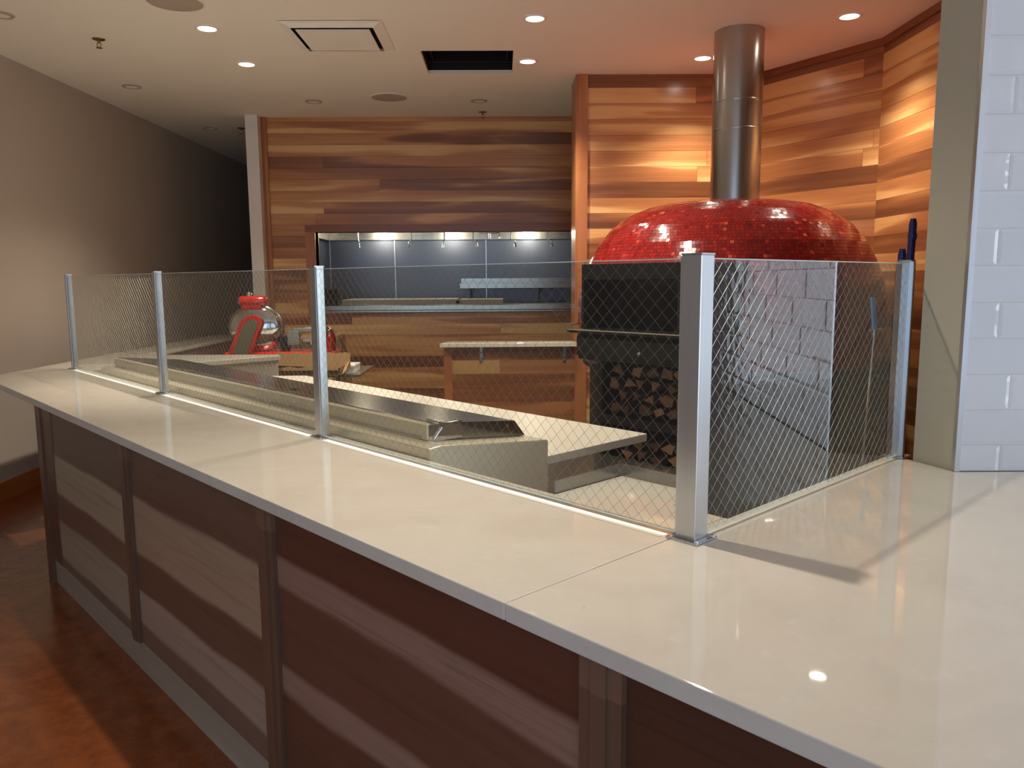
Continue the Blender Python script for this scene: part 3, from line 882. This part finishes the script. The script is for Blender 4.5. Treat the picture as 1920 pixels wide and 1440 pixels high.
# ledge on the half wall
r = thing('pass_ledge', 'cream ledge capping the low wooden wall left of the oven', 'ledge', (0, AY, 0))
b = MB(); b.prism([(-0.568, -0.06), (0.688, -0.06), (0.668, 0.15), (-0.505, 0.15)], 1.087, 1.125)
b.build('slab', M['quartz'], r, bevel=0.003)
for xb in (-0.19, 0.578):
    b = MB(); b.box(xb-0.014, xb+0.014, -0.006, 0.010, 0.955, 1.087); b.box(xb-0.014, xb+0.014, -0.055, 0.0, 1.081, 1.087)
    o = b.build('bracket', M['alu_plate'], r)
    for zz_ in (0.985, 1.035):
        b = MB(); b.cyl((xb, -0.009, zz_), (xb, -0.006, zz_), 0.006, n=10)
        b.build('screw', M['black_matte'], o)

# ------------------------------------------------------------------ kitchen seen through the opening
o = MB().box(OL, 1.2, 8.90, 9.32, 1.342, 1.356).box(OL, 1.2, 8.885, 8.905, 1.366, 1.412).box(OL, 1.2, 8.90, 9.32, 1.398, 1.412).build('pass_shelf', M['steel_x'])
tag(o, 'stainless steel pass shelf along the bottom of the kitchen opening', 'shelf')
b = MB(); b.box(-2.1, 1.6, 9.55, 10.5, 0.1, 1.40)
r = thing('cooking_line', 'long stainless cook line with flat pale tops against the blue grey kitchen wall', 'cooking line', (0, 0, 0))
b.build('body', M['steel_x'], r)
b = MB(); b.box(-1.95, -0.55, 9.62, 10.3, 1.40, 1.465)
b.build('griddle_top', M['white_lam'], r, bevel=0.006)
b = MB(); b.box(-0.52, 0.02, 9.66, 10.2, 1.40, 1.46)
b.build('burner_top', M['white_lam'], r, bevel=0.006)
b = MB(); b.cyl((-0.53, 9.60, 1.43), (-0.53, 9.55, 1.43), 0.022, n=14)
b.build('knob', M['black_matte'], r)
for (x_) in (-2.0, 1.5):
    b = MB(); b.cyl((x_, 9.7, 0), (x_, 9.7, 0.1), 0.03, n=12)
    b.build('foot', M['steel_z'], r)
r = thing('fryer', 'black equipment box at the left end of the kitchen opening', 'fryer', (-2.05, 9.22, 1.412))
b = MB(); b.box(-0.16, 0.15, -0.08, 0.10, 0.0, 0.18); b.build('body', M['soot'], r, bevel=0.01)
b = MB(); b.box(-0.17, 0.16, -0.09, 0.11, 0.18, 0.195); b.build('lid', M['black_matte'], r, bevel=0.004)
r = thing('wall_shelf', 'stainless wall shelf with a raised back on the kitchen wall', 'shelf', (0, 0, 0))
b = MB(); b.box(-0.535, 1.5, 10.16, 10.545, 1.625, 1.645); b.box(-0.535, 1.5, 10.155, 10.165, 1.59, 1.65)
b.box(-0.535, 1.5, 10.53, 10.545, 1.64, 1.715); b.build('tray', M['steel_x'], r)
for xb in (-0.4, 0.5, 1.3):
    b = MB(); b.extr([(10.2, 1.62), (10.54, 1.62), (10.54, 1.44)], xb-0.01, xb+0.01, axis='x')
    b.build('bracket', M['steel_x'], r)
r = thing('extractor_hood', 'stainless extractor hood over the cook line with lamps and drop nozzles', 'hood', (0, 0, 0))
b = MB()
b.box(-2.22, 1.6, 9.12, 9.15, 2.27, 3.0); b.box(-2.25, -2.22, 9.12, 10.54, 2.215, 3.0)
b.box(-2.22, 1.6, 10.48, 10.54, 2.225, 3.0); b.box(-2.22, 1.6, 9.15, 10.48, 2.98, 3.0)
b.build('canopy', M['steel_x'], r)
for xb in (-1.60, -0.66, 0.37):
    b = MB(); b.lathe([(0.0, -0.065), (0.028, -0.055), (0.040, -0.02), (0.042, 0.0)], 20, c=(xb, 10.40, 2.36))
    b.build('lamp', M['hood_glow'], r)
for xb, dx in [(-1.77, 0.01), (-1.11, -0.03), (-0.70, -0.02), (-0.345, 0.045), (0.125, 0.05), (0.57, 0.06)]:
    b = MB(); b.tube([(xb, 9.85, 2.98), (xb, 9.85, 2.20), (xb+dx*0.6, 9.85, 2.18), (xb+dx, 9.85, 2.165), (xb+dx, 9.85, 2.135)], 0.009, 8)
    b.cyl((xb+dx, 9.85, 2.10), (xb+dx, 9.85, 2.135), 0.016, 0.012, 10)
    b.build('drop_nozzle', M['chrome'], r)
b = MB(); b.tube([(-0.26, 9.85, 2.98), (-0.26, 9.85, 2.27), (-0.02, 9.85, 2.27), (-0.02, 9.85, 2.205)], 0.010, 8); b.cyl((-0.14, 9.85, 2.27), (-0.14, 9.85, 2.20), 0.013, n=10)
b.build('gas_pipe', M['steel_z'], r)

# ------------------------------------------------------------------ left corner: slicer, table, box
tb = thing('steel_table', 'low stainless steel table carrying the slicer and cardboard box', 'table', (0, 0, 0))
b = MB(); b.box(-2.98, -1.28, 7.00, 7.75, 0.835, 0.86); b.build('table_top', M['steel_x'], tb, bevel=0.003)
for (x_, y_) in [(-2.9, 7.10), (-1.62, 7.10), (-2.9, 7.67), (-1.62, 7.67)]:
    b = MB(); b.cyl((x_, y_, 0.006), (x_, y_, 0.836), 0.02, n=12); b.build('leg', M['steel_z'], tb)
b = MB(); b.box(-2.9, -1.62, 7.12, 7.65, 0.25, 0.27); b.build('undershelf', M['steel_x'], tb)
wc = thing('white_counter', 'small white counter standing behind the slicer against the wood wall', 'counter', (0, 0, 0))
b = MB(); b.box(-2.45, -1.80, 8.30, 8.93, 1.055, 1.105); b.build('table_top', M['quartz'], wc, bevel=0.003)
b = MB(); b.box(-2.42, -1.88, 8.40, 8.92, 0.1, 1.055); b.build('front_panel', M['plastic_white'], wc)
b = MB(); b.box(-1.875, -1.83, 8.36, 8.92, 0.0, 1.055); b.build('end_panel', M['white_lam'], wc)

def make_slicer():
    s = thing('meat_slicer', 'red flywheel meat slicer with a shiny round blade guard', 'meat slicer', (-2.30, 7.45, 0.86))
    s.scale = (1.12, 1.12, 1.0)
    b = MB(); b.extr([(-0.16, 0.0), (-0.16, 0.165), (-0.14, 0.185), (0.14, 0.185), (0.16, 0.165), (0.16, 0.0)], -0.25, 0.66, axis='x')
    b.build('base', M['red_enamel'], s, bevel=0.01)
    # blade disc faces the viewer
    b = MB(); b.lathe([(0.0, -0.05), (0.10, -0.048), (0.14, -0.034), (0.205, -0.026), (0.215, -0.012), (0.212, 0.02), (0.0, 0.03)], 56, c=(0.0, -0.06, 0.40), axis='y')
    b.build('blade_guard', M['chrome'], s)
    b = MB(); b.lathe([(0.214, -0.014), (0.232, -0.008), (0.232, 0.010), (0.214, 0.016)], 56, c=(0.0, -0.06, 0.40), axis='y')
    b.build('guard_ring', M['steel_z'], s)
    # red sharpener cap on top
    b = MB(); b.lathe([(0.0, -0.115), (0.035, -0.11), (0.048, -0.09), (0.05, 0.0), (0.048, 0.10), (0.035, 0.12), (0.0, 0.125)], 24, c=(-0.025, -0.06, 0.655), axis='x')
    b.box(-0.11, 0.06, -0.10, -0.02, 0.58, 0.645)
    b.build('sharpener_cover', M['red_enamel'], s, bevel=0.012)
    b = MB(); b.lathe([(0.022, 0.70), (0.026, 0.725), (0.012, 0.74), (0.0, 0.742)], 16, c=(-0.05, -0.06, 0)); b.cyl((-0.12, -0.12, 0.645), (-0.12, -0.10, 0.645), 0.012, n=12)
    b.build('sharpener_knob', M['chrome'], s)
    # sloping carriage plate: grey with a red rim
    def slab(w, h, y_, th):
        pts = [(-w, 0.0)] + [(-w*math.cos(PI*k/14), h - w + w*math.sin(PI*k/14)) for k in range(15)] + [(w, 0.0)]
        bb = MB(); bb.extr(pts, y_-th, y_); return bb
    b = slab(0.095, 0.36, -0.16, 0.02); b.v = [(x_-0.115+z_*0.36, y_, z_+0.17) for x_, y_, z_ in b.v]
    pl = b.build('carriage_plate', M['red_enamel'], s, bevel=0.006)
    b = slab(0.060, 0.318, -0.178, 0.006); b.v = [(x_-0.11+z_*0.36, y_, z_+0.17) for x_, y_, z_ in b.v]
    b.build('plate_face', M['grey_enamel'], pl)
    b = MB(); b.box(0.20, 0.27, -0.10, -0.03, 0.18, 0.33)
    b.build('carriage_arm', M['black_matte'], s, bevel=0.01)
    b = MB(); b.box(0.26, 0.36, -0.10, 0.02, 0.24, 0.38); b.box(0.30, 0.46, -0.06, 0.0, 0.36, 0.40); b.box(0.40, 0.52, -0.05, 0.0, 0.37, 0.41)
    b.build('slide_block', M['steel_x'], s, bevel=0.006)
    b = MB(); b.cyl((0.46, -0.10, 0.245), (0.46, -0.10, 0.31), 0.008, n=10); b.cyl((0.39, -0.10, 0.305), (0.53, -0.10, 0.31), 0.009, n=10); b.lathe([(0.0, -0.018), (0.016, -0.010), (0.018, 0.0), (0.0, 0.018)], 12, c=(0.385, -0.10, 0.305), axis='x')
    b.build('clamp_handle', M['chrome'], s)
    # flywheel seen nearly edge on
    w_ = MB(); w_.lathe([(0.0, -0.035), (0.08, -0.025), (0.13, -0.02), (0.135, 0.0), (0.13, 0.02), (0.0, 0.02)], 40, axis='x')
    wh = w_.build('flywheel', M['red_enamel'], s, loc=(0.60, -0.10, 0.255), rot=(0, 0, -0.12))
    w_ = MB(); w_.lathe([(0.13, -0.028), (0.152, -0.024), (0.156, 0.0), (0.152, 0.024), (0.13, 0.028)], 40, axis='x')
    w_.build('wheel_rim', M['chrome'], wh)
    return s
make_slicer()
# cardboard box, open towards the viewer, with torn flaps
r = thing('cardboard_box', 'open torn cardboard box on the steel table beside the slicer', 'box', (-1.69, 7.02, 0.862))
b = MB()
b.box(-0.34, 0.27, -0.20, -0.195, 0.0, 0.075); b.box(-0.34, 0.27, 0.04, 0.045, 0.0, 0.09); b.box(-0.34, -0.335, -0.20, 0.04, 0.0, 0.08)
b.box(0.265, 0.27, -0.20, 0.04, 0.0, 0.08); b.box(-0.34, 0.27, -0.20, 0.04, 0.0, 0.005)
b.build('carton', M['carton_in'], r)
b = MB()
n_ = 14; pts = [(-0.34, 0.08)] + [(-0.34+0.66*k/n_, 0.19 + 0.006*math.sin(k*2.1)) for k in range(n_+1)] + [(0.32, 0.05)]
b.extr(pts, 0.03, 0.036); b.build('back_flap', M['carton'], r)
b = MB(); pts = [(-0.34, 0.06)] + [(-0.34+0.60*k/n_, 0.088 + 0.008*math.sin(k*1.7+1)) for k in range(n_+1)] + [(0.26, 0.06)]
b.extr(pts, -0.215, -0.21); b.build('front_flap', M['carton'], r)
b = MB(); b.add([(0.265, -0.19, 0.0), (0.325, -0.20, 0.06), (0.315, 0.03, 0.12), (0.265, 0.04, 0.07)], [(0, 1, 2, 3)]); b.build('side_flap', M['carton'], r)
b = MB(); b.box(-0.02, 0.12, -0.17, -0.05, 0.10, 0.145); o = b.build('wrapper', M['plastic_clear'], bevel=0.01, loc=(-1.64, 7.02, 0.862+0.005-0.10))
tag(o, 'crumpled clear plastic wrapper lying inside the cardboard box', 'wrapper')
r = thing('foam_box', 'small white foam box beside the cardboard box at the table end', 'box', (-1.42, 7.2, 0.861))
b = MB(); b.box(-0.07, 0.08, -0.12, 0.16, 0, 0.05); b.build('tray', M['foam_white'], r, bevel=0.005)
b = MB(); b.box(-0.075, 0.085, -0.125, 0.165, 0.05, 0.075); b.build('lid', M['foam_white'], r, bevel=0.006)

# ------------------------------------------------------------------ ceiling fittings
def downlight(lit):
    r = empty('downlight')
    b = MB(); b.lathe([(0.060, -0.004), (0.062, -0.010), (0.082, -0.007), (0.086, 0.0)], 40)
    b.build('trim_ring', M['plastic_white'] if lit else M['grille'], r)
    b = MB(); b.lathe([(0.0, -0.0065), (0.045, -0.0065), (0.061, -0.005)], 40)
    b.f = [f[::-1] for f in b.f]
    b.build('lens', M['lamp_glow'] if lit else M['paint_ceiling'], r)
    return r
lit0, off0 = downlight(True), downlight(False)
LIT = [(-2.076, 5.87, 'lit ceiling downlight at left between the sprinkler and the square air diffuser'),
       (-2.095, 6.80, 'lit ceiling downlight above the left end of the wooden back wall'),
       (0.246, 5.67, 'lit ceiling downlight right of the square diffuser, nearest the top edge'),
       (0.232, 6.74, 'lit ceiling downlight just right of the black duct hole'),
       (2.411, 5.64, 'lit ceiling downlight to the right of the oven flue'),
       (1.66, 6.66, 'lit ceiling downlight touching the left side of the oven flue')]
for i, (x_, y_, lab) in enumerate(LIT):
    p = lit0 if i == 0 else copy_tree(lit0)
    p.location = (x_, y_, ZC)
    tag(p, lab, 'downlight', 'lit ceiling downlights')
OFF = [(-1.87, 8.19, 'unlit ceiling downlight left of the rear round speaker'), (-0.211, 8.19, 'unlit ceiling downlight between the rear speaker and the rear sprinkler'),
       (-3.39, 7.555, 'unlit ceiling downlight near the left wall'), (-3.405, 9.55, 'unlit ceiling downlight in the dark hallway'),
       (-3.35, 5.58, 'unlit ceiling downlight at the far left edge')]
for i, (x_, y_, lab) in enumerate(OFF):
    p = off0 if i == 0 else copy_tree(off0)
    p.location = (x_, y_, ZC)
    tag(p, lab, 'downlight', 'unlit ceiling downlights')
for (x_, y_, lab) in [(-2.085, 5.343, 'round ceiling speaker grille cut by the top edge of the view'), (-1.087, 8.015, 'round ceiling speaker grille in front of the wooden back wall')]:
    r = thing('ceiling_speaker', lab, 'speaker', (x_, y_, ZC), 0, 'round ceiling speakers')
    b = MB(); b.lathe([(0.0, -0.008), (0.165, -0.008), (0.172, -0.006)], 48); b.f = [f[::-1] for f in b.f]; b.build('grille', M['grille'], r)
    b = MB(); b.lathe([(0.172, -0.006), (0.174, -0.010), (0.186, -0.006), (0.188, 0.0)], 48); b.build('rim', M['plastic_white'], r)
for (x_, y_, lab) in [(-2.968, 6.123, 'brass sprinkler head on the ceiling at left'), (-0.186, 8.724, 'brass sprinkler head on the ceiling close to the back wall'), (-3.045, 9.56, 'sprinkler head on the ceiling in the dark hallway')]:
    r = thing('sprinkler', lab, 'sprinkler', (x_, y_, ZC), 0, 'ceiling sprinkler heads')
    b = MB(); b.lathe([(0.0, -0.006), (0.040, -0.006), (0.046, 0.0)], 28); b.build('escutcheon', M['brass'], r)
    b = MB(); b.cyl((0, 0, -0.006), (0, 0, -0.03), 0.010, n=12); b.tube([(-0.012, 0, -0.03), (-0.016, 0, -0.045), (0, 0, -0.062), (0.016, 0, -0.045), (0.012, 0, -0.03)], 0.003, 6)
    b.build('frame', M['brass'], r)
    b = MB(); b.lathe([(0.0, -0.064), (0.022, -0.064), (0.022, -0.062), (0.0, -0.062)], 16); b.build('deflector', M['brass'], r)
# square air diffuser
r = thing('air_diffuser', 'square white air diffuser set in the ceiling', 'air diffuser', (-1.176, 6.06, ZC))
W_, D_ = 0.362, 0.350
b = MB()
for (o1, o2, z0, z1) in [(1.0, 0.93, -0.004, -0.010), (0.93, 0.80, -0.010, -0.030)]:
    q1 = [(-W_*o1, -D_*o1, z0), (W_*o1, -D_*o1, z0), (W_*o1, D_*o1, z0), (-W_*o1, D_*o1, z0)]
    q2 = [(-W_*o2, -D_*o2, z1), (W_*o2, -D_*o2, z1), (W_*o2, D_*o2, z1), (-W_*o2, D_*o2, z1)]
    b.add(q1+q2, [(0, 4, 5, 1), (1, 5, 6, 2), (2, 6, 7, 3), (3, 7, 4, 0)])
b.build('frame', M['plastic_white'], r)
b = MB(); b.box(-W_*0.88, W_*0.88, -D_*0.88, D_*0.88, -0.003, -0.001); b.build('throat', M['dark_void'], r)
b = MB(); b.box(-W_*0.72, W_*0.72, -D_*0.72, D_*0.72, -0.036, -0.030); b.build('face_plate', M['plastic_white'], r, bevel=0.002)
# open duct hole
r = thing('duct_opening', 'black open duct hole cut in the ceiling with a ragged plaster edge', 'duct', (0, 0, ZC))
b = MB()
b.box(HX0-0.02, HX0, HY0-0.02, HY1+0.02, 0.03, 0.5); b.box(HX1, HX1+0.02, HY0-0.02, HY1+0.02, 0.03, 0.5)
b.box(HX0, HX1, HY0-0.02, HY0, 0.03, 0.5); b.box(HX0, HX1, HY1, HY1+0.02, 0.03, 0.5); b.box(HX0-0.02, HX1+0.02, HY0-0.02, HY1+0.02, 0.5, 0.52)
b.build('duct', M['dark_void'], r)
b = MB(); b.box(HX0, HX1, HY1-0.14, HY1-0.13, 0.06, 0.075); b.box(HX0+0.04, HX0+0.05, HY0, HY1, 0.10, 0.12); b.box(HX1-0.05, HX1-0.04, HY0, HY1, 0.10, 0.12)
b.build('flange', M['black_steel'], r)

# ------------------------------------------------------------------ light
def spot(loc, power, col=(1.0, 0.89, 0.74), ang=130, blend=1.0, size=0.035):
    l = bpy.data.lights.new('downlight_beam', 'SPOT')
    l.energy = power; l.color = col; l.spot_size = math.radians(ang); l.spot_blend = blend; l.shadow_soft_size = size
    o = bpy.data.objects.new('downlight_beam', l); COL.objects.link(o); o.location = loc
    return o
for (x_, y_, _) in LIT:
    spot((x_, y_, ZC-0.07), 160 if x_ > 1 else 200, ang=84 if (x_ < -1 and y_ < 6) else 122 if x_ < -1 else 114)
for (x_, y_, p_) in [(-0.19, 2.445, 185), (-1.83, 4.82, 250), (0.24, 4.55, 230)]:
    spot((x_, y_, ZC-0.07), p_, ang=64 if x_ < -1 else 115)
def area(loc, rot, sx, sy, power, col):
    l = bpy.data.lights.new('daylight', 'AREA')
    l.shape = 'RECTANGLE'; l.size = sx; l.size_y = sy; l.energy = power; l.color = col
    o = bpy.data.objects.new('daylight', l); COL.objects.link(o); o.location = loc; o.rotation_euler = rot
    return o
SKY = (0.77, 0.88, 1.0)
area((-2.25, -3.98, 1.55), (PI/2, 0, 0), 2.7, 2.4, 62, (0.55, 0.74, 1.0))
area((0.95, -3.98, 1.55), (PI/2, 0, 0), 2.9, 2.4, 42, (0.60, 0.77, 1.0))
area((6.75, -0.8, 1.65), (PI/2, 0, PI/2), 4.6, 2.3, 200, SKY)
for xb in (-1.60, -0.66, 0.37):
    l = bpy.data.lights.new('hood_lamp', 'POINT'); l.energy = 10; l.color = (1.0, 0.85, 0.6); l.shadow_soft_size = 0.06
    o = bpy.data.objects.new('hood_lamp', l); COL.objects.link(o); o.location = (xb, 10.05, 2.30)

w = bpy.data.worlds.new('world'); SC.world = w; w.use_nodes = True
bg = w.node_tree.nodes['Background']
bg.inputs[0].default_value = (0.55, 0.70, 1.0, 1); bg.inputs[1].default_value = 0.25

SC.view_settings.view_transform = 'Standard'
SC.view_settings.look = 'None'
SC.view_settings.exposure = 0.06
SC.cycles.max_bounces = 10
SC.cycles.diffuse_bounces = 5
SC.cycles.glossy_bounces = 5
SC.cycles.transparent_max_bounces = 24
SC.cycles.sample_clamp_indirect = 6.0
SC.cycles.use_denoising = True
